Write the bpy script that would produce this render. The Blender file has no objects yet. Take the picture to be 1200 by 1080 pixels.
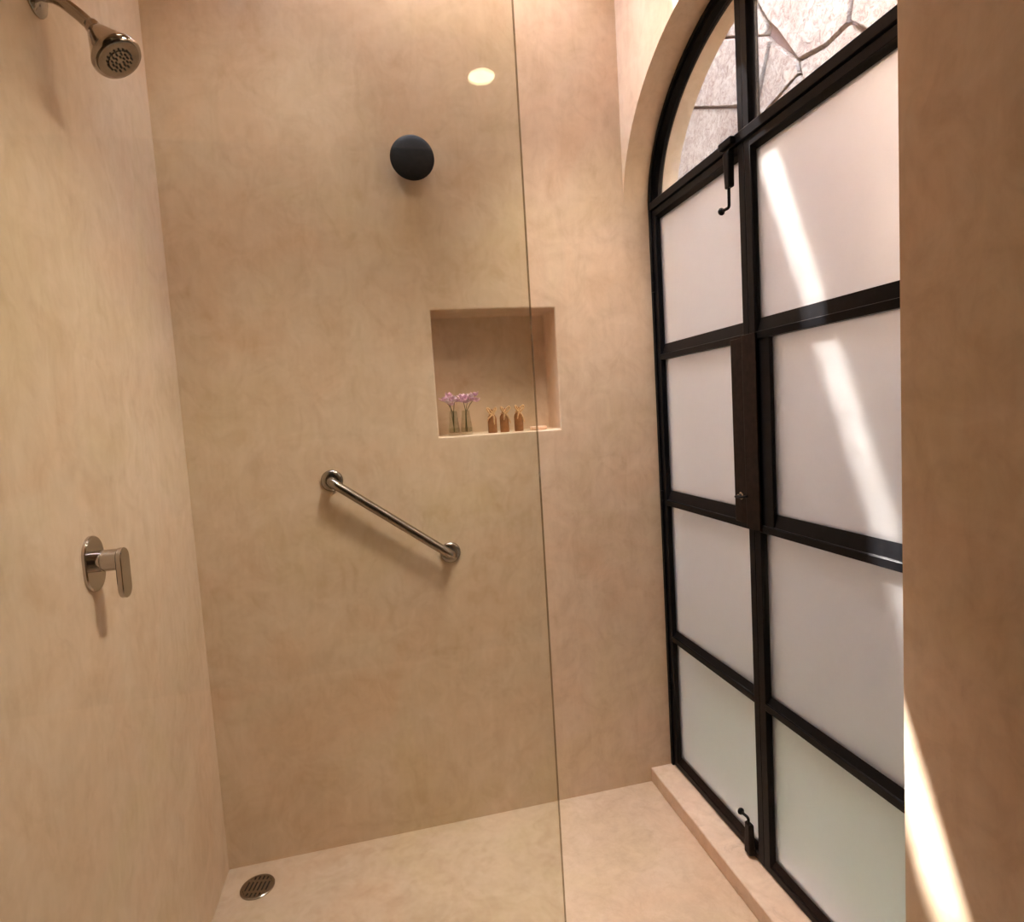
import bpy, bmesh, math, random
from mathutils import Vector, Matrix

SC = bpy.context.scene
COL = SC.collection
PI = math.pi

# ------------------------------------------------------------------ camera
cam_d = bpy.data.cameras.new('camera')
cam_d.sensor_fit = 'HORIZONTAL'
cam_d.sensor_width = 36.0
cam_d.lens = 36.0 * 695.924 / 1200.0
cam_d.clip_start = 0.02
cam = bpy.data.objects.new('camera', cam_d)
COL.objects.link(cam)
RGT = Vector((0.97333648, -0.22108789, -0.06112486))
UPV = Vector((0.07694128, 0.06364151, 0.99500241))
FWD = Vector((0.2160929, 0.97317517, -0.07895539))
cm = Matrix((RGT, UPV, -FWD)).transposed().to_4x4()
cm.translation = (0.5823, -2.0057, 1.4235)
cam.matrix_world = cm
SC.camera = cam

# ------------------------------------------------------------------ colour management
SC.view_settings.view_transform = 'Standard'
SC.view_settings.look = 'None'
SC.view_settings.gamma = 1.0
SC.view_settings.use_curve_mapping = False
SC.view_settings.exposure = 1.62
try:
    SC.cycles.use_denoising = True
    SC.cycles.max_bounces = 14
    SC.cycles.diffuse_bounces = 8
    SC.cycles.glossy_bounces = 6
    SC.cycles.transmission_bounces = 10
    SC.cycles.transparent_max_bounces = 24
    SC.cycles.sample_clamp_indirect = 6.0
except Exception:
    pass

# ------------------------------------------------------------------ sky, sun
world = bpy.data.worlds.new('sky')
SC.world = world
world.use_nodes = True
wn = world.node_tree
wn.nodes.clear()
w_out = wn.nodes.new('ShaderNodeOutputWorld')
w_bg = wn.nodes.new('ShaderNodeBackground')
w_sky = wn.nodes.new('ShaderNodeTexSky')
w_sky.sky_type = 'NISHITA'
w_sky.sun_disc = False
w_sky.sun_elevation = math.radians(61)
w_sky.sun_rotation = math.radians(315)
w_sky.air_density = 1.0
w_sky.dust_density = 2.5
wn.links.new(w_sky.outputs[0], w_bg.inputs[0])
w_bg.inputs[1].default_value = 2.75
wn.links.new(w_bg.outputs[0], w_out.inputs[0])

SUN_DIR = Vector((0.40, -0.385, -1.0)).normalized()
sun_d = bpy.data.lights.new('sun', 'SUN')
sun_d.energy = 17.0
sun_d.angle = math.radians(0.9)
sun_d.color = (1.0, 0.97, 0.93)
sun = bpy.data.objects.new('sun', sun_d)
COL.objects.link(sun)
sun.rotation_euler = SUN_DIR.to_track_quat('-Z', 'Y').to_euler()
sun.location = (-3, 4, 9)

# three unseen fill spots added over the shower to brighten its walls
LAMPS = []
for loc, aim, watt, cone, tint in (((1.22, -0.92, 2.925), (0.0, -0.60, 0.50), 62.0, 72, (1.0, 0.92, 0.83)),  # fills the left wall; its direction agrees with the mixer's shadow
                                   ((1.15, -0.45, 2.925), (1.32, -0.06, 0.80), 36.0, 60, (1.0, 0.88, 0.74)),
                                   ((0.42, -0.78, 2.925), (0.25, 0.0, 2.15), 7.0, 76, (1.0, 0.90, 0.78))):
    fill_lamp_d = bpy.data.lights.new('lamp', 'SPOT')
    fill_lamp_d.energy = watt
    fill_lamp_d.color = tint
    fill_lamp_d.spot_size = math.radians(cone)
    fill_lamp_d.spot_blend = 0.95
    fill_lamp_d.shadow_soft_size = 0.17
    lamp = bpy.data.objects.new('lamp', fill_lamp_d)
    COL.objects.link(lamp)
    lamp.location = loc
    lamp.rotation_euler = (Vector(aim) - Vector(loc)).to_track_quat('-Z', 'Y').to_euler()
    LAMPS.append(loc)

# ------------------------------------------------------------------ dimensions
XW = 1.486          # inner face of the window wall
XF = 1.584          # front of the steel window
XG = 1.599          # glass
XO = 1.690          # outer face of the window wall
YC, HALF, RISE, ZS = -0.565, 0.565, 0.435, 2.115     # arch
ZCEIL = 2.95
YFRONT = -3.9
ZTOP = 3.573
SKX0, SKX1, SKY0 = 0.25, 1.36, -0.313                 # skylight opening

# ------------------------------------------------------------------ materials
def new_mat(name):
    m = bpy.data.materials.new(name)
    m.use_nodes = True
    nt = m.node_tree
    nt.nodes.clear()
    out = nt.nodes.new('ShaderNodeOutputMaterial')
    return m, nt, out

def N(nt, typ, **kw):
    n = nt.nodes.new(typ)
    for k, v in kw.items():
        setattr(n, k, v)
    return n

def srgb(r, g, b):
    def f(c):
        c /= 255.0
        return c / 12.92 if c <= 0.04045 else ((c + 0.055) / 1.055) ** 2.4
    return (f(r), f(g), f(b), 1.0)

def pos_coord(nt, scale=(1, 1, 1)):
    g = N(nt, 'ShaderNodeNewGeometry')
    mp = N(nt, 'ShaderNodeMapping')
    mp.inputs['Scale'].default_value = scale
    nt.links.new(g.outputs['Position'], mp.inputs['Vector'])
    return mp.outputs['Vector']

def noise(nt, vec, scale, detail=4, rough=0.55, dist=0.0):
    n = N(nt, 'ShaderNodeTexNoise')
    n.inputs['Scale'].default_value = scale
    n.inputs['Detail'].default_value = detail
    n.inputs['Roughness'].default_value = rough
    n.inputs['Distortion'].default_value = dist
    nt.links.new(vec, n.inputs['Vector'])
    return n.outputs['Fac']

def ramp(nt, fac, stops):
    r = N(nt, 'ShaderNodeValToRGB')
    el = r.color_ramp.elements
    while len(el) < len(stops):
        el.new(0.5)
    for e, (p, c) in zip(el, stops):
        e.position = p
        e.color = c
    nt.links.new(fac, r.inputs['Fac'])
    return r.outputs['Color']

def mixc(nt, fac, a, b, mode='MIX'):
    m = N(nt, 'ShaderNodeMix', data_type='RGBA', blend_type=mode)
    if isinstance(fac, (int, float)):
        m.inputs[0].default_value = fac
    else:
        nt.links.new(fac, m.inputs[0])
    for s, v in ((6, a), (7, b)):
        if isinstance(v, tuple):
            m.inputs[s].default_value = v
        else:
            nt.links.new(v, m.inputs[s])
    return m.outputs[2]

def bump(nt, h, strength, dist, prev=None):
    b = N(nt, 'ShaderNodeBump')
    b.inputs['Strength'].default_value = strength
    b.inputs['Distance'].default_value = dist
    nt.links.new(h, b.inputs['Height'])
    if prev is not None:
        nt.links.new(prev, b.inputs['Normal'])
    return b.outputs['Normal']

def plaster(name, c_lo, c_mid, c_hi, rough=0.42, stain=None):
    m, nt, out = new_mat(name)
    p = N(nt, 'ShaderNodeBsdfPrincipled')
    v = pos_coord(nt)
    n1 = noise(nt, v, 1.7, 5, 0.6, 0.6)
    n2 = noise(nt, v, 9.0, 6, 0.62, 1.4)
    n3 = noise(nt, pos_coord(nt, (14, 14, 2.2)), 3.0, 5, 0.6, 0.5)
    col = ramp(nt, n1, [(0.28, c_lo), (0.5, c_mid), (0.74, c_hi)])
    col = mixc(nt, 0.55, col, ramp(nt, n2, [(0.28, c_lo), (0.50, c_mid), (0.74, c_hi)]))
    col = mixc(nt, 0.16, col, ramp(nt, n3, [(0.3, c_lo), (0.7, c_hi)]))
    # pinkish and yellowish clouds, fine dark trowel burns
    n4 = noise(nt, v, 2.6, 3, 0.5, 1.0)
    col = mixc(nt, 1.0, col, ramp(nt, n4, [(0.34, (1.0, 0.955, 0.93, 1)), (0.52, (1, 1, 1, 1)), (0.68, (0.975, 0.985, 0.93, 1))]), 'MULTIPLY')
    n5 = noise(nt, pos_coord(nt, (1.0, 1.0, 0.7)), 11.0, 6, 0.62, 1.6)
    col = mixc(nt, 1.0, col, ramp(nt, n5, [(0.31, (0.925, 0.90, 0.87, 1)), (0.50, (1, 1, 1, 1)), (0.68, (1.03, 1.03, 1.025, 1))]), 'MULTIPLY')
    if stain:
        s = noise(nt, v, 6.0, 8, 0.7, 2.0)
        sf = ramp(nt, s, [(0.60, (0, 0, 0, 1)), (0.78, (0.55, 0.55, 0.55, 1))])
        col = mixc(nt, sf, col, stain)
    nt.links.new(col, p.inputs['Base Color'])
    rr = N(nt, 'ShaderNodeMapRange')
    rr.inputs['To Min'].default_value = rough - 0.08
    rr.inputs['To Max'].default_value = rough + 0.14
    nt.links.new(n2, rr.inputs['Value'])
    nt.links.new(rr.outputs[0], p.inputs['Roughness'])
    p.inputs['Specular IOR Level'].default_value = 0.35
    nb = bump(nt, noise(nt, v, 5.0, 6, 0.6, 0.8), 0.18, 0.012)
    nb = bump(nt, noise(nt, v, 60.0, 3, 0.6), 0.10, 0.002, nb)
    nt.links.new(nb, p.inputs['Normal'])
    nt.links.new(p.outputs[0], out.inputs[0])
    return m

def simple(name, col, rough=0.5, metal=0.0, nscale=40.0, var=0.12, bmp=0.0, bdist=0.001, spec=0.5):
    m, nt, out = new_mat(name)
    p = N(nt, 'ShaderNodeBsdfPrincipled')
    v = pos_coord(nt)
    n = noise(nt, v, nscale, 4, 0.6)
    dark = tuple(c * (1 - var) for c in col[:3]) + (1,)
    lite = tuple(min(1, c * (1 + var)) for c in col[:3]) + (1,)
    nt.links.new(ramp(nt, n, [(0.3, dark), (0.7, lite)]), p.inputs['Base Color'])
    p.inputs['Roughness'].default_value = rough
    p.inputs['Metallic'].default_value = metal
    p.inputs['Specular IOR Level'].default_value = spec
    if bmp:
        nt.links.new(bump(nt, n, bmp, bdist), p.inputs['Normal'])
    nt.links.new(p.outputs[0], out.inputs[0])
    return m

def clear_glass(name, tint, refl_rough=0.0):
    m, nt, out = new_mat(name)
    tr = N(nt, 'ShaderNodeBsdfTransparent')
    tr.inputs[0].default_value = tint
    gl = N(nt, 'ShaderNodeBsdfGlossy')
    gl.inputs['Roughness'].default_value = refl_rough
    fr = N(nt, 'ShaderNodeFresnel')
    gb_ = N(nt, 'ShaderNodeNewGeometry')
    mr = N(nt, 'ShaderNodeMapRange')
    mr.inputs['To Min'].default_value = 1.45          # entering the glass
    mr.inputs['To Max'].default_value = 1.0 / 1.45    # leaving it (same reflectance, no false total reflection)
    nt.links.new(gb_.outputs['Backfacing'], mr.inputs['Value'])
    nt.links.new(mr.outputs[0], fr.inputs['IOR'])
    mx = N(nt, 'ShaderNodeMixShader')
    nt.links.new(fr.outputs[0], mx.inputs[0])
    nt.links.new(tr.outputs[0], mx.inputs[1])
    nt.links.new(gl.outputs[0], mx.inputs[2])
    nt.links.new(mx.outputs[0], out.inputs[0])
    return m

def frosted(name):
    m, nt, out = new_mat(name)
    v = pos_coord(nt)
    g = N(nt, 'ShaderNodeBsdfGlass')
    g.inputs['Color'].default_value = (1.0, 1.0, 0.99, 1)
    g.inputs['Roughness'].default_value = 0.5
    g.inputs['IOR'].default_value = 1.45
    d = N(nt, 'ShaderNodeBsdfDiffuse')
    t = N(nt, 'ShaderNodeBsdfTranslucent')
    dust = noise(nt, v, 70.0, 6, 0.75, 1.5)
    dc = ramp(nt, dust, [(0.3, (0.74, 0.74, 0.76, 1)), (0.75, (0.95, 0.95, 0.97, 1))])
    nt.links.new(dc, d.inputs[0])
    t.inputs[0].default_value = (0.90, 0.91, 0.90, 1)
    m1 = N(nt, 'ShaderNodeMixShader')
    m1.inputs[0].default_value = 0.55
    nt.links.new(d.outputs[0], m1.inputs[1])
    nt.links.new(t.outputs[0], m1.inputs[2])
    m2 = N(nt, 'ShaderNodeMixShader')
    patch = noise(nt, v, 9.0, 7, 0.72, 1.2)
    pf = ramp(nt, patch, [(0.36, (0.05, 0.05, 0.05, 1)), (0.62, (0.18, 0.18, 0.18, 1))])
    nt.links.new(pf, m2.inputs[0])
    nt.links.new(g.outputs[0], m2.inputs[1])
    nt.links.new(m1.outputs[0], m2.inputs[2])
    nt.links.new(m2.outputs[0], out.inputs[0])
    return m

def emit_mat(name, col, strength):
    m, nt, out = new_mat(name)
    e = N(nt, 'ShaderNodeEmission')
    e.inputs[0].default_value = col
    e.inputs[1].default_value = strength
    nt.links.new(e.outputs[0], out.inputs[0])
    return m

M_WALL = plaster('polished_plaster', srgb(199, 173, 144), srgb(217, 195, 169), srgb(231, 212, 190))
M_FLOOR = plaster('polished_floor', srgb(180, 155, 131), srgb(199, 176, 151), srgb(216, 195, 172), 0.38)
M_CEIL = plaster('ceiling_plaster', srgb(214, 182, 150), srgb(224, 193, 161), srgb(231, 203, 174), 0.6)
M_SILL = plaster('sandstone', srgb(188, 160, 138), srgb(212, 186, 162), srgb(228, 208, 188), 0.6, srgb(132, 112, 104))
M_STEEL = simple('black_steel', (0.005, 0.005, 0.006), 0.30, 0.0, 30, 0.3, 0.05, 0.001, 0.13)
M_RUST = simple('rusty_black_steel', (0.010, 0.006, 0.005), 0.40, 0.0, 55, 0.6, 0.1, 0.001, 0.13)
M_BLACKWOOD = simple('black_stained_wood', (0.012, 0.012, 0.014), 0.62, 0.0, 60, 0.35, 0.06, 0.001, 0.25)
M_CHROME = simple('chrome', (0.47, 0.43, 0.40), 0.09, 1.0, 20, 0.03)
M_NICKEL = simple('brushed_nickel', (0.33, 0.29, 0.25), 0.24, 1.0, 90, 0.06)
M_DARKNOZ = simple('dark_rubber', (0.02, 0.018, 0.016), 0.6)
M_GLASS = clear_glass('shower_glass', (0.945, 0.955, 0.915, 1))
M_GEDGE = clear_glass('polished_glass_edge', (0.34, 0.27, 0.16, 1), 0.08)
M_WGLASS = clear_glass('clear_window_glass', (0.98, 0.99, 0.985, 1))
M_DIMGLASS = clear_glass('grey_dimming_glass', (0.90, 0.89, 0.88, 1))  # tint made up to dim the skylight
M_FROST = frosted('frosted_glass')
M_STONE = None
M_PINK = simple('pink_petal', srgb(246, 204, 226), 0.6, 0.0, 120, 0.22)
M_STEM = simple('green_stem', srgb(86, 84, 44), 0.6)
M_AMBER = simple('brown_amber_bottle', srgb(166, 116, 76), 0.2, 0.0, 60, 0.15)
M_RAFFIA = simple('raffia', srgb(222, 182, 134), 0.8, 0.0, 180, 0.3)
M_CORK = simple('cork', srgb(150, 104, 66), 0.85, 0.0, 200, 0.3)
M_SOAP = simple('pale_soap', srgb(236, 200, 172), 0.5, 0.0, 60, 0.05)
M_GROUND = simple('mossy_paving', srgb(92, 95, 66), 0.9, 0.0, 6, 0.25, 0.3, 0.01)
M_BOUNCE_WHITE = simple('white_bounce_face', srgb(238, 234, 226), 0.9, 0.0, 20, 0.04, 0.2, 0.003)  # unseen outer face, made white to bounce light into the patio
M_SHAFT = simple('darkened_shaft', srgb(120, 110, 100), 0.8, 0.0, 20, 0.1)  # unseen shaft lining, made dark to weaken the sun's bounce
M_ABSORB = simple('dark_bounce_absorber', srgb(74, 48, 32), 0.45, 0.0, 12, 0.25)  # panelling invented to cut bounce onto the window wall
M_WHITE = simple('white_enamel', srgb(235, 230, 220), 0.4, 0.0, 30, 0.03)
M_BULB = emit_mat('warm_lamp', (1.0, 0.78, 0.45, 1), 9.0)

def make_stone():
    m, nt, out = new_mat('chiselled_limestone')
    p = N(nt, 'ShaderNodeBsdfPrincipled')
    v = pos_coord(nt)
    n1 = noise(nt, v, 2.3, 5, 0.6, 0.6)
    n2 = noise(nt, v, 30, 8, 0.75, 1.2)
    c = ramp(nt, n1, [(0.3, srgb(158, 132, 110)), (0.5, srgb(180, 156, 132)), (0.72, srgb(198, 178, 154))])
    c = mixc(nt, ramp(nt, n2, [(0.40, (0.75, 0.75, 0.75, 1)), (0.56, (0, 0, 0, 1))]), c, srgb(122, 88, 68))
    nt.links.new(c, p.inputs['Base Color'])
    p.inputs['Roughness'].default_value = 0.9
    nb = bump(nt, n2, 1.0, 0.05)
    nb = bump(nt, noise(nt, v, 70, 4, 0.7), 0.5, 0.008, nb)
    nt.links.new(nb, p.inputs['Normal'])
    nt.links.new(p.outputs[0], out.inputs[0])
    return m
M_STONE = make_stone()
M_MORTAR = simple('grey_mortar', srgb(104, 80, 70), 0.95, 0.0, 30, 0.15, 0.3, 0.004)

# ------------------------------------------------------------------ geometry helpers
def finish(name, bm, mat, parent=None, smooth=35, bevel=0.0, seg=2, extra=()):
    bmesh.ops.recalc_face_normals(bm, faces=bm.faces[:])
    me = bpy.data.meshes.new(name)
    bm.to_mesh(me)
    bm.free()
    for mt in (mat,) + tuple(extra):
        me.materials.append(mt)
    if smooth:
        for p in me.polygons:
            p.use_smooth = True
        try:
            me.set_sharp_from_angle(angle=math.radians(smooth))
        except Exception:
            pass
    o = bpy.data.objects.new(name, me)
    COL.objects.link(o)
    if parent is not None:
        o.parent = parent
    if bevel:
        b = o.modifiers.new('edge', 'BEVEL')
        b.width = bevel
        b.segments = seg
        b.limit_method = 'ANGLE'
        b.angle_limit = math.radians(40)
        b.harden_normals = False
    return o

def tag(o, label=None, cat=None, group=None, kind=None):
    if label: o['label'] = label
    if cat: o['category'] = cat
    if group: o['group'] = group
    if kind: o['kind'] = kind
    return o

def empty(name, loc=(0, 0, 0)):
    o = bpy.data.objects.new(name, None)
    o.empty_display_size = 0.05
    o.location = loc
    COL.objects.link(o)
    return o

def copy_tree(o, parent=None):
    c = o.copy()
    COL.objects.link(c)
    if parent is not None:
        c.parent = parent
    for ch in list(o.children):
        copy_tree(ch, c)
    return c

def box(bm, x0, x1, y0, y1, z0, z1):
    vs = [bm.verts.new((x, y, z)) for x in (x0, x1) for y in (y0, y1) for z in (z0, z1)]
    for q in ((0, 1, 3, 2), (4, 6, 7, 5), (0, 4, 5, 1), (2, 3, 7, 6), (0, 2, 6, 4), (1, 5, 7, 3)):
        bm.faces.new([vs[i] for i in q])
    return vs

def loft(bm, rings, closed=True, cap=True):
    R = [[bm.verts.new(p) for p in r] for r in rings]
    n = len(R[0])
    for a, b in zip(R, R[1:]):
        for i in range(n if closed else n - 1):
            j = (i + 1) % n
            bm.faces.new((a[i], a[j], b[j], b[i]))
    if cap:
        bm.faces.new(R[0])
        bm.faces.new(list(reversed(R[-1])))
    return R

def frame_of(axis):
    z = Vector(axis).normalized()
    t = Vector((0, 0, 1)) if abs(z.z) < 0.9 else Vector((1, 0, 0))
    x = t.cross(z).normalized()
    return x, z.cross(x), z

def lathe(bm, origin, axis, prof, n=40, cap=True):
    """prof: list of (radius, distance along the axis)"""
    x, y, z = frame_of(axis)
    o = Vector(origin)
    rings = []
    for r, d in prof:
        r = max(r, 1e-5)
        rings.append([o + z * d + (x * math.cos(2 * PI * k / n) + y * math.sin(2 * PI * k / n)) * r for k in range(n)])
    loft(bm, rings, True, cap)

def tube(bm, pts, rad, n=14, cap=True):
    pts = [Vector(p) for p in pts]
    rr = rad if isinstance(rad, (list, tuple)) else [rad] * len(pts)
    t0 = (pts[1] - pts[0]).normalized()
    x, y, _ = frame_of(t0)
    rings = []
    for i, p in enumerate(pts):
        a = pts[max(0, i - 1)]
        b = pts[min(len(pts) - 1, i + 1)]
        t = (b - a).normalized()
        x = (x - t * x.dot(t)).normalized()
        y = t.cross(x)
        rings.append([p + (x * math.cos(2 * PI * k / n) + y * math.sin(2 * PI * k / n)) * rr[i] for k in range(n)])
    loft(bm, rings, True, cap)

def rounded_path(pts, r, seg=8):
    pts = [Vector(p) for p in pts]
    out = [pts[0]]
    for a, b, c in zip(pts, pts[1:], pts[2:]):
        u = (a - b).normalized()
        w = (c - b).normalized()
        rr = min(r, (a - b).length * 0.49, (c - b).length * 0.49)
        p0, p2 = b + u * rr, b + w * rr
        for k in range(seg + 1):
            t = k / seg
            out.append(p0 * (1 - t) ** 2 + b * 2 * t * (1 - t) + p2 * t ** 2)
    out.append(pts[-1])
    return out

def stadium(cy, cz, hw, hh, n=16):
    pts = []
    r = hw
    for k in range(n + 1):
        a = PI * k / n
        pts.append((cy + r * math.cos(a), cz + hh - r + r * math.sin(a)))
    for k in range(n + 1):
        a = PI + PI * k / n
        pts.append((cy + r * math.cos(a), cz - hh + r + r * math.sin(a)))
    return pts

# ================================================================== THE ROOM
# window wall: one slab with an arched opening
def arch_pts(a_off=0.0, n=48, full=True):
    a, b = HALF - a_off, RISE - a_off
    return [(YC - a * math.cos(PI * k / n), ZS + b * math.sin(PI * k / n)) for k in range(n + 1)]   # from -y end to +y end

def wall_right():
    bm = bmesh.new()
    H = 2.97
    arch = arch_pts()
    yl, yr = YC - HALF, YC + HALF
    def quad_strip(x):
        return None
    # build the outline as strips so that shading stays clean
    rings = []
    for x in (XW, XO):
        rings.append([bm.verts.new((x, y, z)) for (y, z) in [(yl, 0.0)] + arch + [(yr, 0.0)]])
    tops = []
    for x in (XW, XO):
        tops.append([bm.verts.new((x, y, H)) for (y, z) in arch])
    n = len(arch)
    for s in (0, 1):
        r, t = rings[s], tops[s]
        for k in range(n - 1):
            bm.faces.new((r[1 + k], r[2 + k], t[k + 1], t[k]))
        x = XW if s == 0 else XO
        a0 = bm.verts.new((x, YFRONT - 0.2, 0)); a1 = bm.verts.new((x, YFRONT - 0.2, H)); am = bm.verts.new((x, YFRONT - 0.2, ZS))
        b0 = bm.verts.new((x, 2.6, 0)); b1 = bm.verts.new((x, 2.6, H)); bmid = bm.verts.new((x, 2.6, ZS))
        bm.faces.new((a0, r[0], r[1], am)); bm.faces.new((am, r[1], t[0], a1))
        bm.faces.new((r[-1], b0, bmid, r[-2])); bm.faces.new((r[-2], bmid, b1, t[-1]))
        rings[s] = r; tops[s] = t
        if s == 0:
            ends0 = (a0, am, a1, b0, bmid, b1)
        else:
            ends1 = (a0, am, a1, b0, bmid, b1)
    r0, r1 = rings
    for k in range(len(r0) - 1):
        bm.faces.new((r0[k], r1[k], r1[k + 1], r0[k + 1]))
    top0 = [ends0[2]] + tops[0] + [ends0[5]]
    top1 = [ends1[2]] + tops[1] + [ends1[5]]
    for k in range(len(top0) - 1):
        bm.faces.new((top0[k], top0[k + 1], top1[k + 1], top1[k]))
    for i in ((0, 1), (1, 2), (3, 4), (4, 5)):
        bm.faces.new((ends0[i[0]], ends0[i[1]], ends1[i[1]], ends1[i[0]]))
    box(bm, XW, XO, .20, 2.6, H, 4.8)          # unseen tall block, added to keep sun off the stone wall
    bmesh.ops.recalc_face_normals(bm, faces=bm.faces[:])
    for f in bm.faces:
        if f.normal.x > .9 and f.calc_center_median().x > XO - .01:
            f.material_index = 1
    return finish('wall_right', bm, M_WALL, smooth=25, extra=(M_BOUNCE_WHITE,))
tag(wall_right(), 'tan plaster wall with the arched window opening', 'wall', kind='structure')

# back wall with the niche cut in
NX0, NX1, NZ0, NZ1, ND = 0.782, 1.211, 1.360, 1.781, 0.125
def wall_back():
    bm = bmesh.new()
    xs = [-0.2, NX0, NX1, XW]
    zs = [0.0, NZ0, NZ1, ZTOP]
    V = {}
    for i, x in enumerate(xs):
        for k, z in enumerate(zs):
            V[i, k] = bm.verts.new((x, 0, z))
    for i in range(3):
        for k in range(3):
            if (i, k) != (1, 1):
                bm.faces.new((V[i, k], V[i + 1, k], V[i + 1, k + 1], V[i, k + 1]))
    inn = [bm.verts.new((x, ND, z)) for x, z in ((NX0 + .004, NZ0 + .002), (NX1 - .004, NZ0 + .002), (NX1 - .004, NZ1 - .003), (NX0 + .004, NZ1 - .003))]
    rim = [V[1, 1], V[2, 1], V[2, 2], V[1, 2]]
    for k in range(4):
        j = (k + 1) % 4
        bm.faces.new((rim[k], rim[j], inn[j], inn[k]))
    bm.faces.new(inn)
    # outer box
    Y = 0.25
    B = {}
    for i in (0, 3):
        for k in (0, 3):
            B[i, k] = bm.verts.new((xs[i], Y, zs[k]))
    bm.faces.new((B[0, 0], B[3, 0], B[3, 3], B[0, 3]))
    bm.faces.new([V[i, 0] for i in range(4)] + [B[3, 0], B[0, 0]])
    bm.faces.new([V[i, 3] for i in range(4)] + [B[3, 3], B[0, 3]])
    bm.faces.new([V[0, k] for k in range(4)] + [B[0, 3], B[0, 0]])
    bm.faces.new([V[3, k] for k in range(4)] + [B[3, 3], B[3, 0]])
    bmesh.ops.recalc_face_normals(bm, faces=bm.faces[:])
    ed = []
    rs = set(rim) | set(inn)
    for e in bm.edges:
        if e.verts[0] in rs and e.verts[1] in rs:
            ed.append(e)
    bmesh.ops.bevel(bm, geom=ed, offset=0.0065, segments=4, profile=0.5, affect='EDGES')
    return finish('wall_back', bm, M_WALL, smooth=30)
tag(wall_back(), 'tan plaster shower wall with the square niche', 'wall', kind='structure')

def boxobj(name, mat, dims, bevel=0.0, parent=None):
    bm = bmesh.new()
    box(bm, *dims)
    return finish(name, bm, mat, parent, smooth=0 if not bevel else 30, bevel=bevel)

XFAR = -2.6
def wall_left():
    bm = bmesh.new()
    prism = [(0.0, 0.0), (0.0, -1.32), (XFAR, -1.32), (XFAR, -1.12), (-0.2, -1.12), (-0.2, 0.0)]
    loft(bm, [[(x, y, 0.0) for x, y in prism], [(x, y, 3.2) for x, y in prism]])
    return finish('wall_left', bm, M_WALL, smooth=0)
tag(wall_left(), 'tan plaster wall carrying the shower head', 'wall', kind='structure')
tag(boxobj('wall_front', M_ABSORB, (XFAR, XW, YFRONT - .2, YFRONT, 0, 3.2)), 'unseen wall behind the viewer, made dark to cut bounce light', 'wall', kind='structure')
tag(boxobj('wall_far', M_ABSORB, (XFAR - .2, XFAR, YFRONT - .2, -1.12, 0, 3.2)), 'unseen wall at the far left of the bathroom, made dark to cut bounce light', 'wall', kind='structure')
tag(boxobj('floor', M_FLOOR, (XFAR - .2, XO, YFRONT - .2, 0.25, -0.15, 0.0)), 'tan polished cement floor', 'floor', kind='structure')

# ceiling slab with the skylight shaft
def ceiling():
    bm = bmesh.new()
    y1 = YFRONT
    box(bm, 0.0, SKX0, y1, 0.0, ZCEIL, ZCEIL + .15)
    box(bm, XFAR, 0.0, y1, -1.32, ZCEIL, ZCEIL + .15)
    box(bm, SKX1, XW, y1, 0.0, ZCEIL, ZCEIL + .15)
    box(bm, SKX0, SKX1, y1, SKY0, ZCEIL, ZCEIL + .15)
    box(bm, SKX0 - .1, SKX0, SKY0 - .1, 0.0, ZCEIL + .15, ZTOP)
    box(bm, SKX1, SKX1 + .06, SKY0 - .1, 0.0, ZCEIL + .15, ZTOP)
    box(bm, SKX0, SKX1, SKY0 - .1, SKY0, ZCEIL + .15, ZTOP)
    for f in bm.faces:
        if f.calc_center_median().z > ZCEIL + .16:
            f.material_index = 1
    return finish('ceiling', bm, M_CEIL, smooth=0, extra=(M_SHAFT,))
tag(ceiling(), 'plaster ceiling with a slot skylight along the back wall', 'ceiling', kind='structure')

# unseen skylight pane, added with a grey tint to dim the daylight
tag(boxobj('window_2', M_DIMGLASS, (SKX0 - .05, SKX1 + .03, SKY0 - .05, 0.0, ZTOP + .004, ZTOP + .016)), 'added grey pane over the slot skylight, dimming its light', 'skylight', kind='structure')

# sandstone sill under the doors
sill = boxobj('trim_1', M_SILL, (XW + .008, XO, YC - HALF, YC + HALF, 0.0, 0.055), 0.004)
tag(sill, 'worn pinkish sandstone sill under the black doors', 'sill', kind='structure')

# ================================================================== STEEL DOORS AND FANLIGHT
def prism_y(bm, prof, y0, y1):
    loft(bm, [[(x, y0, z) for x, z in prof], [(x, y1, z) for x, z in prof]])

def prism_z(bm, prof, z0, z1):
    loft(bm, [[(x, y, z0) for x, y in prof], [(x, y, z1) for x, y in prof]])

XB = XG + 0.016     # back of the bars
def rail(bm, zc, y0, y1, lo=-0.015, hi=0.004, bead=0.040):
    """front bar plus a slanted glazing bead rising up the glass"""
    prism_y(bm, [(XF, zc + lo), (XF, zc + hi), (XF + .004, zc + hi + .002), (XF + .006, zc + hi + .001), (XF + .007, zc + hi + .005),
                 (XG, zc + bead), (XB, zc + bead), (XB, zc + lo)], y0, y1)

def stile(bm, ye, yi, z0, z1, bead=0.007):
    """ye: meeting edge, yi: inner edge of the front bar; bead runs on along the glass"""
    s = 1 if yi > ye else -1
    prism_z(bm, [(XF, ye), (XF, yi), (XF + .004, yi + s * .0008), (XF + .006, yi + s * .002), (XG, yi + s * bead), (XB, yi + s * bead), (XB, ye)], z0, z1)

Z_RAIL = [0.5635, 1.073, 1.597]
ZB, ZT = 0.060, 2.104
YM = -0.556         # meeting line of the two leaves

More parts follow.
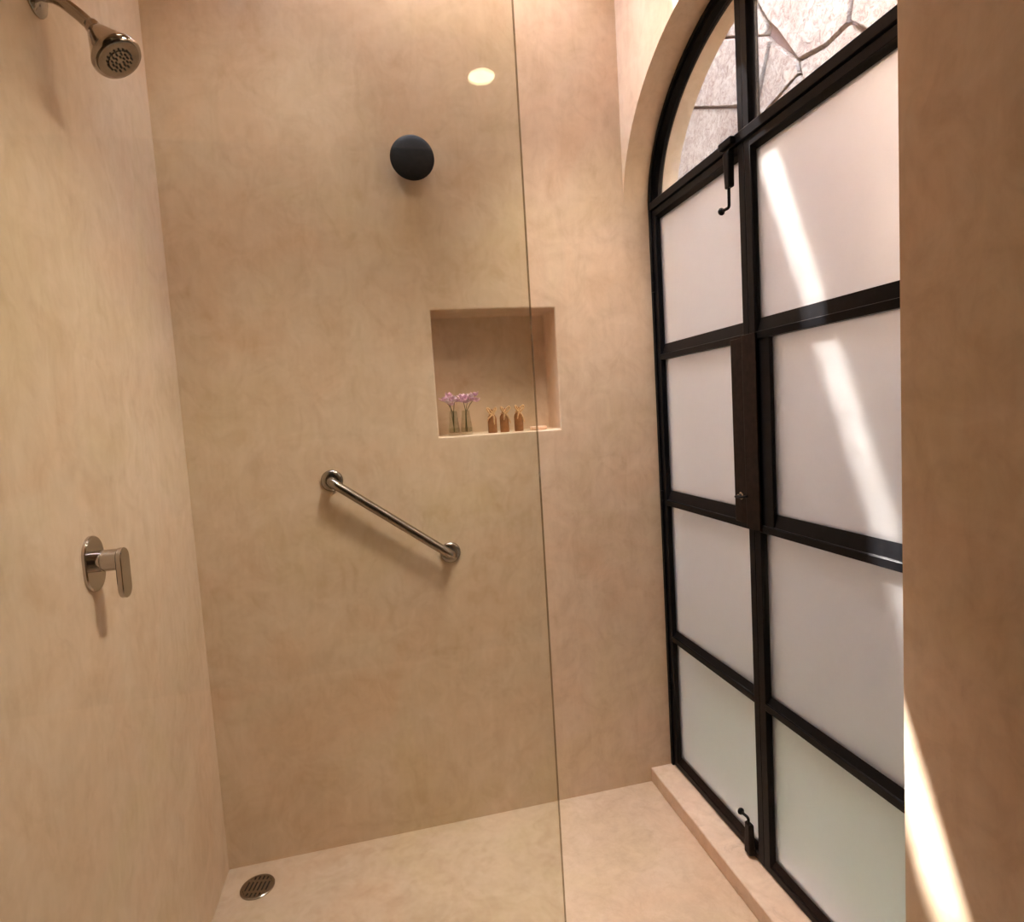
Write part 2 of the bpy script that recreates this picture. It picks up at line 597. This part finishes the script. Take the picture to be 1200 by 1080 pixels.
def leaf(name, yh, ym, label):
    """yh: hinge side, ym: meeting side"""
    s = 1 if yh > ym else -1
    root = empty(name, (XF, yh, ZB))
    tag(root, label, 'door', kind='structure')
    inv = Matrix.Translation((-XF, -yh, -ZB))
    def part(nm, bm, mat, parent=root, bevel=0.0, smooth=35):
        if parent is root:
            bmesh.ops.transform(bm, matrix=inv, verts=bm.verts[:])
        return finish(nm, bm, mat, parent, smooth, bevel)
    bm = bmesh.new()
    stile(bm, yh, yh - s * .024, ZB, ZT)
    part('stile', bm, M_STEEL, bevel=.0012)
    bm = bmesh.new()
    stile(bm, ym + s * .001, ym + s * .026, ZB, ZT)
    part('stile', bm, M_STEEL, bevel=.0012)
    ya, yb = sorted((yh - s * .023, ym + s * .025))
    for z, bd in zip(Z_RAIL, (.028, .041, .041)):
        bm = bmesh.new()
        rail(bm, z, ya, yb, bead=bd)
        part('rail', bm, M_STEEL, bevel=.0012)
    bm = bmesh.new()
    rail(bm, ZB + .0155, ya, yb, bead=.026)
    part('bottom_rail', bm, M_RUST, bevel=.0012)
    bm = bmesh.new()
    prism_y(bm, [(XF, ZT), (XF, ZT - .022), (XF + .006, ZT - .024), (XG, ZT - .034), (XB, ZT - .034), (XB, ZT)], ya, yb)
    part('top_rail', bm, M_STEEL, bevel=.0012)
    zz = [ZB + .05] + Z_RAIL + [ZT - .02]
    for k in range(4):
        bm = bmesh.new()
        box(bm, XG, XG + .006, ya, yb, zz[k] + (.004 if k else -.02), zz[k + 1] - .012)
        part('pane', bm, M_FROST, smooth=0)
    for z in (0.35, 1.075, 1.86):
        bm = bmesh.new()
        lathe(bm, (XF - .004, yh + s * .002, z - .035), (0, 0, 1), [(.0055, 0), (.0055, .032), (.0045, .033), (.0045, .037), (.0055, .038), (.0055, .07)], 14)
        part('hinge', bm, M_STEEL)
    return root, part

door_l, part_l = leaf('door_1', YC + HALF - .016, YM, 'black steel frosted glass door leaf beside the back wall, with bolts')
door_r, part_r = leaf('door_2', YC - HALF + .016, YM, 'black steel frosted glass door leaf nearer the viewer with sun streak')

# lock case between the second and third rails
bm = bmesh.new()
box(bm, XF - .001, XG + .02, -0.530, -0.468, 1.073, 1.595)
part_l('lock_case', bm, M_RUST, bevel=.002)
bm = bmesh.new()
box(bm, XF + .004, XG + .02, -0.634, -0.582, 1.075, 1.595)
part_r('lock_stile', bm, M_STEEL, bevel=.002)
bm = bmesh.new()
box(bm, XF - .0065, XF, -0.590, -0.530, 1.062, 1.600)
part_r('cover_strip', bm, M_RUST, bevel=.0015)
# small lever handle with its rose
bm = bmesh.new()
lathe(bm, (XF - .001, -0.503, 1.150), (-1, 0, 0), [(.0001, 0), (.011, 0), (.011, .003), (.007, .005), (.006, .012), (.0001, .012)], 20)
h = part_l('handle', bm, M_NICKEL)
bm = bmesh.new()
tube(bm, rounded_path([(XF - .010, -.503, 1.150), (XF - .024, -.503, 1.150), (XF - .026, -.535, 1.152), (XF - .020, -.556, 1.156)], .008), [.0038] * 0 or .0036, 10)
bmesh.ops.transform(bm, matrix=Matrix.Translation((-XF, -(YC + HALF - .016), -ZB)), verts=bm.verts[:])
finish('lever', bm, M_STEEL, h)

def surface_bolt(part, zlo, zhi, up):
    """tapered bolt case with a crank and a round knob"""
    y0 = -0.498
    bm = bmesh.new()
    wide, slim = (.019, .015)
    za, zb = (zhi, zlo) if up else (zlo, zhi)
    loft(bm, [[(XF - .001, y0 - wide, za), (XF - .001, y0 + wide, za), (XF - .018, y0 + wide * .7, za), (XF - .018, y0 - wide * .7, za)],
              [(XF - .001, y0 - slim, zb), (XF - .001, y0 + slim, zb), (XF - .016, y0 + slim * .7, zb), (XF - .016, y0 - slim * .7, zb)]])
    case = part('surface_bolt', bm, M_STEEL if up else M_RUST, bevel=.003)
    off = Matrix.Translation((-XF, -(YC + HALF - .016), -ZB))
    d = -1 if up else 1
    zc = zb + d * (.052 if up else .016)
    bm = bmesh.new()
    yk = y0 + .030
    tube(bm, rounded_path([(XF - .009, y0, zb - d * .01), (XF - .010, y0, zc), (XF - .014, yk, zc)], .008), .0042, 12)
    bmesh.ops.transform(bm, matrix=off, verts=bm.verts[:])
    finish('bolt_rod', bm, M_STEEL, case)
    bm = bmesh.new()
    lathe(bm, (XF - .0135, yk - .004, zc), (0, 1, 0), [(.0001, 0), (.006, .0), (.0095, .003), (.0105, .006), (.009, .010), (.005, .013), (.0001, .014)], 18)
    bmesh.ops.transform(bm, matrix=off, verts=bm.verts[:])
    finish('bolt_knob', bm, M_STEEL, case)
surface_bolt(part_l, 2.005, 2.100, True)
surface_bolt(part_l, 0.064, 0.160, False)

# fixed frame: jambs, arch, transom, fanlight mullion, clear panes
win = empty('window_1', (XF, YC, 0.055))
tag(win, 'arched black steel window frame with clear fanlight above the doors', 'window', kind='structure')
WINV = Matrix.Translation((-XF, -YC, -0.055))
def wpart(nm, bm, mat, bevel=0.0, smooth=35):
    bmesh.ops.transform(bm, matrix=WINV, verts=bm.verts[:])
    return finish(nm, bm, mat, win, smooth, bevel)
for s in (1, -1):
    ye = YC + s * HALF
    bm = bmesh.new()
    prism_z(bm, [(XF - .006, ye), (XF - .006, ye - s * .015), (XB, ye - s * .015), (XB, ye)], 0.055, 2.112)
    wpart('jamb', bm, M_STEEL, .0015)
bm = bmesh.new()
secs = []
for k in range(49):
    t = PI * k / 48
    c, sn = math.cos(t), math.sin(t)
    def P(x, off):
        return (x, YC - (HALF - off) * c, ZS + (RISE - off) * sn)
    secs.append([P(XF - .006, 0.0), P(XF - .006, .014), P(XF, .015), P(XF, .028), P(XF + .006, .030), P(XG, .036), P(XB, .036), P(XB, 0.0)])
loft(bm, secs, True, True)
wpart('arch_bar', bm, M_STEEL, 0, 28)
bm = bmesh.new()
prism_y(bm, [(XF - .006, 2.108), (XF - .006, 2.134), (XF, 2.137), (XG, 2.146), (XB, 2.146), (XB, 2.108)], YC - HALF + .001, YC + HALF - .001)
wpart('transom', bm, M_STEEL, .0015)
bm = bmesh.new()
stile(bm, YM, YM - .024, 2.135, ZS + RISE - .02, .007)
stile(bm, YM, YM + .024, 2.135, ZS + RISE - .02, .007)
wpart('mullion', bm, M_STEEL, .0012)
bm = bmesh.new()
box(bm, XF - .022, XF - .004, -0.530, -0.470, 2.112, 2.131)
wpart('bolt_keeper', bm, M_STEEL, .003)
for s in (1, -1):
    bm = bmesh.new()
    ring = []
    for k in range(25):
        t = (PI / 2) * k / 24
        ring.append((YC + s * ((HALF - .025) * math.cos(t)), ZS + (RISE - .025) * math.sin(t)))
    poly = [(YC + s * .03, 2.14)] + [p for p in ring if (p[0] - YC) * s > .03 and p[1] > 2.14] 
    poly = [(YC + s * .03, 2.14), (YC + s * (HALF - .026), 2.14)] + poly[1:] + [(YC + s * .03, ZS + (RISE - .025))]
    loft(bm, [[(XG, y, z) for y, z in poly], [(XG + .005, y, z) for y, z in poly]])
    wpart('fanlight_pane', bm, M_WGLASS, 0, 0)

# ================================================================== OUTSIDE
XS = 2.25
STONES = [[(0.982, 2.975), (0.42, 2.702), (0.273, 2.65), (0.344, 2.612), (0.379, 2.274), (1.588, 2.587), (1.292, 3.128)], [(0.974, 3.306), (0.586, 3.087), (0.405, 2.987), (0.203, 2.873), (0.178, 2.838), (0.267, 2.654), (0.419, 2.709), (0.955, 2.97)], [(0.972, 3.322), (0.585, 3.095), (0.405, 2.994), (0.208, 2.882), (0.196, 2.911), (0.257, 3.015), (0.293, 3.205), (0.861, 3.606)], [(0.286, 3.101), (0.255, 3.04), (0.195, 2.93), (0.146, 2.867), (0.022, 2.681), (-0.119, 2.653), (-0.216, 2.665), (-0.229, 2.73), (-0.235, 2.886), (0.29, 3.27)], [(0.173, 2.832), (0.030, 2.683), (0.022, 2.634), (0.236, 2.588), (0.338, 2.616), (0.262, 2.648)], [(0.018, 2.670), (-0.119, 2.647), (-0.224, 2.654), (-0.352, 2.496), (-0.051, 2.431), (0.01, 2.626)], [(-0.242, 2.855), (-0.246, 2.719), (-0.231, 2.661), (-0.269, 2.618), (-0.473, 2.426), (-0.502, 2.692)], [(0.339, 2.602), (0.237, 2.578), (0.019, 2.625), (-0.042, 2.435), (0.046, 2.223), (0.367, 2.27)]]
def clip_poly(poly, p, q):
    """keep the part of poly nearer p than q"""
    mx, my = (p[0] + q[0]) / 2, (p[1] + q[1]) / 2
    dx, dy = q[0] - p[0], q[1] - p[1]
    f = lambda a: (a[0] - mx) * dx + (a[1] - my) * dy
    out = []
    for a, b in zip(poly, poly[1:] + poly[:1]):
        fa, fb = f(a), f(b)
        if fa <= 0: out.append(a)
        if (fa < 0) != (fb < 0) and fa != fb:
            t = fa / (fa - fb)
            out.append((a[0] + (b[0] - a[0]) * t, a[1] + (b[1] - a[1]) * t))
    return out

def shrink(poly, d):
    cx = sum(p[0] for p in poly) / len(poly)
    cy = sum(p[1] for p in poly) / len(poly)
    out = []
    for p in poly:
        r = math.hypot(p[0] - cx, p[1] - cy) + 1e-6
        k = max(0.1, 1 - d / r)
        out.append((cx + (p[0] - cx) * k, cy + (p[1] - cy) * k))
    return out

def patio_wall():
    rnd = random.Random(5)
    bm = bmesh.new()
    box(bm, XS, XS + .3, -4.5, 3.5, -0.1, 4.7)
    for f in bm.faces: f.material_index = 1
    polys = [list(p) for p in STONES]
    ys = [p[0] for q in STONES for p in q]; zs_ = [p[1] for q in STONES for p in q]
    bb = (min(ys) , max(ys), min(zs_), max(zs_))
    seeds = []
    for i in range(20):
        for k in range(12):
            seeds.append((-4.4 + .41 * i + rnd.uniform(-.13, .13), 0.1 + .39 * k + rnd.uniform(-.12, .12)))
    for i, p in enumerate(seeds):
        if bb[0] - .12 < p[0] < bb[1] + .12 and bb[2] - .12 < p[1] < bb[3] + .12:
            continue
        cell = [(p[0] - .6, p[1] - .6), (p[0] + .6, p[1] - .6), (p[0] + .6, p[1] + .6), (p[0] - .6, p[1] + .6)]
        for j, q in enumerate(seeds):
            if j != i and abs(q[0] - p[0]) < 1.3 and abs(q[1] - p[1]) < 1.3:
                cell = clip_poly(cell, p, q)
        if len(cell) > 2 and min(c[1] for c in cell) > -.2 and max(c[1] for c in cell) < 4.7:
            polys.append(cell)
    for poly in polys:
        h = rnd.uniform(.020, .032)
        a = shrink(poly, .0005); b = shrink(poly, .0015); c = shrink(poly, .008)
        R = loft(bm, [[(XS + .002, y, z) for y, z in a], [(XS - h * .6, y, z) for y, z in b], [(XS - h, y, z) for y, z in c]], True, False)
        bm.faces.new(R[-1])
    return finish('wall_patio', bm, M_STONE, smooth=30, extra=(M_MORTAR,))
tag(patio_wall(), 'rough pale limestone garden wall outside the fanlight', 'wall', kind='structure')
tag(boxobj('ground', M_GROUND, (XO, XS, -4.5, 3.5, -0.15, -0.02)), 'mossy ground of the narrow patio outside', 'ground', kind='structure')

# ================================================================== SHOWER GLASS
YG = -1.20
g = boxobj('shower_screen', M_GLASS, (0.0, 0.800, YG - .005, YG + .005, 0.0, 2.60), 0)
g.data.materials.append(M_GEDGE)
for p_ in g.data.polygons:
    if abs(p_.normal.y) < .5:
        p_.material_index = 1
tag(g, 'clear frameless glass shower screen standing on the floor from the left wall', 'shower screen')

# ================================================================== SHOWER HEAD
sh = empty('showerhead', (0, -.63, 2.284))
tag(sh, 'chrome shower head on a curved arm at top of left wall', 'shower head')
SI = Matrix.Translation((0, .63, -2.284))
def spart(root, inv, nm, bm, mat, bevel=0, smooth=35, parent=None):
    bmesh.ops.transform(bm, matrix=inv, verts=bm.verts[:])
    return finish(nm, bm, mat, parent or root, smooth, bevel)
bm = bmesh.new()
lathe(bm, (0, -.63, 2.284), (1, 0, 0), [(.001, 0), (.038, 0), (.039, .003), (.036, .008), (.024, .014), (.015, .017), (.001, .018)], 44)
spart(sh, SI, 'flange', bm, M_CHROME)
bm = bmesh.new()
tube(bm, [(0.0, -.63, 2.284), (.018, -.63, 2.285), (.034, -.630, 2.282), (.048, -.630, 2.275), (.062, -.631, 2.264), (.078, -.632, 2.250), (.095, -.634, 2.233)], .0115, 22)
spart(sh, SI, 'arm', bm, M_CHROME)
AX = Vector((.56, -.10, -.82)).normalized()
J = Vector((.099, -.634, 2.229))
bm = bmesh.new()
lathe(bm, J - AX * .006, AX, [(.001, -.008), (.009, -.007), (.0135, -.002), (.0145, .004), (.0145, .012), (.012, .014), (.001, .015)], 28)
spart(sh, SI, 'ball_joint', bm, M_CHROME)
bm = bmesh.new()
lathe(bm, J, AX, [(.001, .006), (.015, .007), (.0185, .011), (.0245, .022), (.0320, .036), (.0385, .048), (.0430, .056), (.0460, .061), (.0485, .065), (.0485, .070), (.046, .0745), (.043, .0735), (.001, .0735)], 56)
bell = spart(sh, SI, 'bell', bm, M_CHROME)
bm = bmesh.new()
lathe(bm, J, AX, [(.001, .073), (.0405, .073), (.041, .0755), (.039, .0765), (.022, .0765), (.0215, .0780), (.001, .0785)], 48)
face = spart(sh, SI, 'face_plate', bm, M_NICKEL)
bm = bmesh.new()
fx, fy, fz = frame_of(AX)
for rad, cnt in ((.0235, 16), (.0155, 11), (.0085, 6)):
    for k in range(cnt):
        a = 2 * PI * k / cnt + rad * 40
        c0 = J + fx * (rad * math.cos(a)) + fy * (rad * math.sin(a))
        lathe(bm, c0, AX, [(.0001, .0755), (.0021, .0755), (.0019, .0800), (.0001, .0802)], 8)
spart(sh, SI, 'nozzles', bm, M_DARKNOZ, parent=face)

# ================================================================== MIXER
MY, MZ = -.664, 1.174
mx = empty('shower_mixer', (0, MY, MZ))
tag(mx, 'chrome single-lever shower mixer with oval plate on left wall', 'shower mixer')
MI = Matrix.Translation((0, -MY, -MZ))
bm = bmesh.new()
st = stadium(MY, MZ, .041, .057)
si = stadium(MY, MZ, .039, .055)
loft(bm, [[(0, y, z) for y, z in st], [(.005, y, z) for y, z in st], [(.0075, y, z) for y, z in si]])
spart(mx, MI, 'wall_plate', bm, M_CHROME)
bm = bmesh.new()
lathe(bm, (0.004, MY, MZ + .004), (1, 0, 0), [(.001, 0), (.0215, 0), (.0215, .016), (.0205, .017), (.0205, .018), (.022, .019), (.022, .046), (.001, .046)], 40)
spart(mx, MI, 'valve_body', bm, M_CHROME)
bm = bmesh.new()
so = stadium(0, 0, .0215, .0515)
rot = Matrix.Rotation(math.radians(-2), 3, 'X')
def lev(y, z, x, k):
    v = rot @ Vector((0, y * k, z * (1 - (1 - k) * .5)))
    return (x, MY + v.y - .001, MZ - .024 + v.z)
loft(bm, [[lev(y, z, .0495, .95) for y, z in so], [lev(y, z, .051, 1) for y, z in so], [lev(y, z, .059, 1) for y, z in so], [lev(y, z, .0605, .95) for y, z in so]])
spart(mx, MI, 'lever', bm, M_CHROME)

# ================================================================== GRAB BAR
gb = empty('grab_bar', (.425, 0, 1.243))
tag(gb, 'slanted brushed steel grab bar on the back wall', 'grab bar')
GI = Matrix.Translation((-.425, 0, -1.243))
A, B = Vector((.425, 0, 1.243)), Vector((.792, 0, .965))
bm = bmesh.new()
off = Vector((0, -.048, 0))
dirv = (B - A).normalized()
tube(bm, rounded_path([A, A + off, B + off, B], .034, 10), .0150, 22)
spart(gb, GI, 'bar', bm, M_NICKEL)
for c in (A, B):
    bm = bmesh.new()
    lathe(bm, c, (0, -1, 0), [(.001, 0), (.034, 0), (.0355, .002), (.0345, .006), (.030, .010), (.019, .012), (.001, .012)], 40)
    spart(gb, GI, 'flange', bm, M_NICKEL)

# ================================================================== WALL HOOK
bm = bmesh.new()
lathe(bm, (.7555, 0, 2.2515), (0, -1, 0), [(.001, 0), (.028, 0), (.030, .006), (.048, .018), (.063, .028), (.0685, .034), (.0700, .039), (.0692, .0425), (.066, .0455), (.054, .0490), (.036, .0515), (.016, .0528), (.001, .0530)], 56)
bmesh.ops.translate(bm, vec=(-.7555, 0, -2.2515), verts=bm.verts[:])
hook = finish('wall_hook', bm, M_BLACKWOOD)
hook.location = (.7555, 0, 2.2515)
tag(hook, 'round black domed wall hook high on the back wall', 'wall hook')

# ================================================================== FLOOR DRAIN
DX, DY = .107, -.108
dr = empty('floor_drain', (DX, DY, 0))
tag(dr, 'round metal floor drain in the left back corner', 'floor drain')
bm = bmesh.new()
n = 44
rings = []
for r, z in ((.051, 0.0), (.051, .0035), (.049, .005), (.043, .005), (.042, .0035), (.042, .0005)):
    rings.append([(r * math.cos(2 * PI * k / n), r * math.sin(2 * PI * k / n), z) for k in range(n)])
loft(bm, rings, True, False)
finish('rim', bm, M_NICKEL, dr)
bm = bmesh.new()
lathe(bm, (0, 0, 0.0), (0, 0, 1), [(.001, .0), (.042, .0), (.042, .0008), (.001, .0008)], 40)
finish('sump', bm, M_DARKNOZ, dr)
bm = bmesh.new()
for k in range(-3, 4):
    x = k * .0128
    hw = math.sqrt(max(0, .0425 ** 2 - x * x))
    if hw > .004:
        box(bm, x - .0040, x + .0040, -hw, hw, .0008, .0042)
for y in (-.022, .022):
    hw = math.sqrt(.0425 ** 2 - y * y)
    box(bm, -hw, hw, y - .0045, y + .0045, .0008, .0040)
bmesh.ops.rotate(bm, cent=(0, 0, 0), matrix=Matrix.Rotation(math.radians(-12), 3, 'Z'), verts=bm.verts[:])
finish('grate', bm, M_NICKEL, dr, smooth=0)
dr.location = (DX, DY, 0)

# ================================================================== IN THE NICHE
ZN = NZ0 + .0015
def vase_mat():
    return clear_glass('vase_glass', (0.93, 0.93, 0.90, 1))
M_VASE = vase_mat()
def bud_vase(x, y, r, h, label):
    root = empty('bud_vase', (x, y, ZN))
    tag(root, label, 'vase', 'bud vases in the niche')
    bm = bmesh.new()
    prof = [(.001, 0), (r * .92, 0), (r, .004), (r, .012), (r * .86, h * .45), (r * .66, h * .85), (r * .62, h), (r * .54, h), (r * .58, h * .84), (r * .78, h * .45), (r * .88, .014), (r * .8, .009), (.001, .009)]
    lathe(bm, (0, 0, 0), (0, 0, 1), prof, 36)
    finish('glass_body', bm, M_VASE, root)
    bm = bmesh.new()
    lathe(bm, (0, 0, 0), (0, 0, 1), [(.001, .0095), (r * .79, .0095), (r * .86, .014), (r * .80, h * .30), (.001, h * .30)], 30)
    finish('water', bm, clear_glass('vase_water', (0.93, 0.93, 0.88, 1)), root)
    return root
V1 = (.840, .045); V2 = (.884, .048)
bud_vase(V1[0], V1[1], .0205, .084, 'small clear glass bud vase at the left end of the niche')
bud_vase(V2[0], V2[1], .0215, .084, 'small clear glass bud vase between the other vase and the bottles')

def blossom_bm(rnd, c, r):
    bm = bmesh.new()
    for k in range(7):
        a = 2 * PI * k / 7 + rnd.uniform(-.3, .3)
        el = rnd.uniform(.0, 1.0)
        d = Vector((math.cos(a) * math.cos(el), math.sin(a) * math.cos(el), math.sin(el)))
        s = d.cross(Vector((0, 0, 1))).normalized()
        u = s.cross(d)
        L = r * rnd.uniform(.8, 1.15); w = L * .36
        rows = []
        for t, ww in ((0, .15), (.35, .8), (.7, 1.0), (1.0, .35)):
            base = c + d * (L * t) + u * (L * .25 * t * t)
            rows.append([base - s * (w * ww), base + u * (-.12 * L * ww), base + s * (w * ww), base + u * (.02 * L)])
        loft(bm, rows, True, True)
    return bm

rnd = random.Random(11)
M_PINK2 = simple('pale_pink_petal', srgb(252, 230, 240), 0.6, 0.0, 120, 0.15)
for vi, (vx, vy) in enumerate((V1, V2)):
    lab = ('pink blossom sprig in the leftmost glass bud vase', 'pink blossom sprig in the bud vase nearest the brown bottles')[vi]
    for k in range(3):
        root = empty('flower_sprig', (vx, vy, ZN + .012))
        tag(root, lab, 'flower', 'pink sprigs in the ' + ('left' if vi == 0 else 'right') + ' bud vase')
        tip = Vector((((-.024, -.010, .006)[k] if vi == 0 else (-.008, .012, .032)[k]), (-.012, .012, -.010)[k], .106 + rnd.uniform(-.003, .006)))
        bs = Vector((rnd.uniform(-.006, .006), rnd.uniform(-.006, .006), 0))
        neck = Vector((rnd.uniform(-.005, .005), rnd.uniform(-.005, .005), .068))
        bm = bmesh.new()
        tube(bm, [bs, bs.lerp(neck, .5), neck, neck.lerp(tip, .5) + Vector((0, 0, .004)), tip], .0012, 7)
        finish('stem', bm, M_STEM, root)
        for q in range(6):
            c = tip + Vector((rnd.uniform(-.011, .011), rnd.uniform(-.010, .010), rnd.uniform(-.014, .012)))
            finish('blossom', blossom_bm(rnd, c, .0165), M_PINK if rnd.random() < .6 else M_PINK2, root)

def bottle(x, y, h, lean, label):
    root = empty('bottle', (x, y, ZN))
    tag(root, label, 'bottle', 'brown bottles tied with raffia')
    r = .0160
    bm = bmesh.new()
    lathe(bm, (0, 0, 0), (0, 0, 1), [(.001, 0), (r * .93, 0), (r, .002), (r, h * .72), (r * .9, h * .82), (r * .55, h * .93), (r * .5, h), (.001, h)], 32)
    finish('body', bm, M_AMBER, root)
    bm = bmesh.new()
    lathe(bm, (0, 0, h - .002), (0, 0, 1), [(.001, 0), (r * .42, 0), (r * .5, .014), (r * .45, .016), (.001, .016)], 20)
    finish('stopper', bm, M_CORK, root)
    # raffia tie: neck ring, two loops and two hanging tails
    bow = bmesh.new()
    zt = h * .95
    ring = [(r * .66 * math.cos(2 * PI * k / 20), r * .66 * math.sin(2 * PI * k / 20), zt) for k in range(21)]
    tube(bow, ring, .0020, 8)
    yk = -r * .75
    for s in (-1, 1):
        pts = []
        for k in range(13):
            t = k / 12
            a = PI * 2 * t
            pts.append((s * (.015 * (1 - math.cos(a)) * .5 + .004 * math.sin(a)) + lean * math.sin(a * .5), yk - .003 * math.sin(a * .5), zt + .010 * math.sin(a) + .016 * math.sin(a * .5)))
        tube(bow, pts, .0030, 7)
        tube(bow, [(0, yk, zt), (s * .006 + lean, yk - .004, zt - .008), (s * .010 + lean * 2.2, yk - .004, zt - .020 - .006 * s), (s * .012 + lean * 2.6, yk - .002, zt - .030 - .006 * s)], [.0032, .0030, .0026, .0016], 7)
    finish('raffia_bow', bow, M_RAFFIA, root)
    return root
bottle(.975, .042, .068, -.003, 'small brown bottle with raffia bow, nearest the bud vases')
bottle(1.019, .045, .069, .003, 'small brown bottle with raffia bow, middle of the three')
bottle(1.072, .050, .071, .002, 'small brown bottle with raffia bow, nearest the soap')

bm = bmesh.new()
box(bm, -.028, .028, -.017, .017, 0, .013)
so_ = finish('soap_bar', bm, M_SOAP, smooth=40, bevel=.004, seg=3)
so_.location = (1.141, .042, ZN)
tag(so_, 'flat pale soap bar lying at the right end of the niche', 'soap')

# ================================================================== CEILING LIGHTS: ONE MIRRORED IN THE GLASS, THREE ADDED FOR FILL
M_FILL_LENS = emit_mat('fill_lens_glow', (1.0, 0.86, 0.66, 1), 2.0)  # glow for the lenses of the added fill lights
def downlight(x, y, label, k=1.0, lens=M_BULB):
    root = empty('recessed_downlight', (x, y, ZCEIL))
    tag(root, label, 'ceiling light', 'recessed ceiling lights')
    bm = bmesh.new()
    rings = []
    for r, z in ((.060, 0.0), (.075, 0.0), (.076, -.004), (.072, -.007), (.060, -.005)):
        rings.append([(k * r * math.cos(2 * PI * q / 40), k * r * math.sin(2 * PI * q / 40), z) for q in range(40)])
    loft(bm, rings + [rings[0]], True, False)
    bmesh.ops.remove_doubles(bm, verts=bm.verts[:], dist=1e-5)
    finish('trim_ring', bm, M_WHITE, root)
    bm = bmesh.new()
    lathe(bm, (0, 0, -.004), (0, 0, 1), [(.001, 0), (.0595 * k, 0), (.0595 * k, .0035), (.001, .0035)], 40)
    finish('lamp_lens', bm, lens, root)
downlight(1.16, -3.146, 'round recessed ceiling light behind the viewer, mirrored in the glass')
downlight(LAMPS[0][0], LAMPS[0][1], 'added round fill light above the shower entry, nearest the doors', 2.4, M_FILL_LENS)  # this and the next two are housings made up for the fill spots
downlight(LAMPS[2][0], LAMPS[2][1], 'added round fill light nearest the showerhead', 1.5, M_FILL_LENS)
downlight(LAMPS[1][0], LAMPS[1][1], 'added round fill light above the middle of the shower', 1.5, M_FILL_LENS)
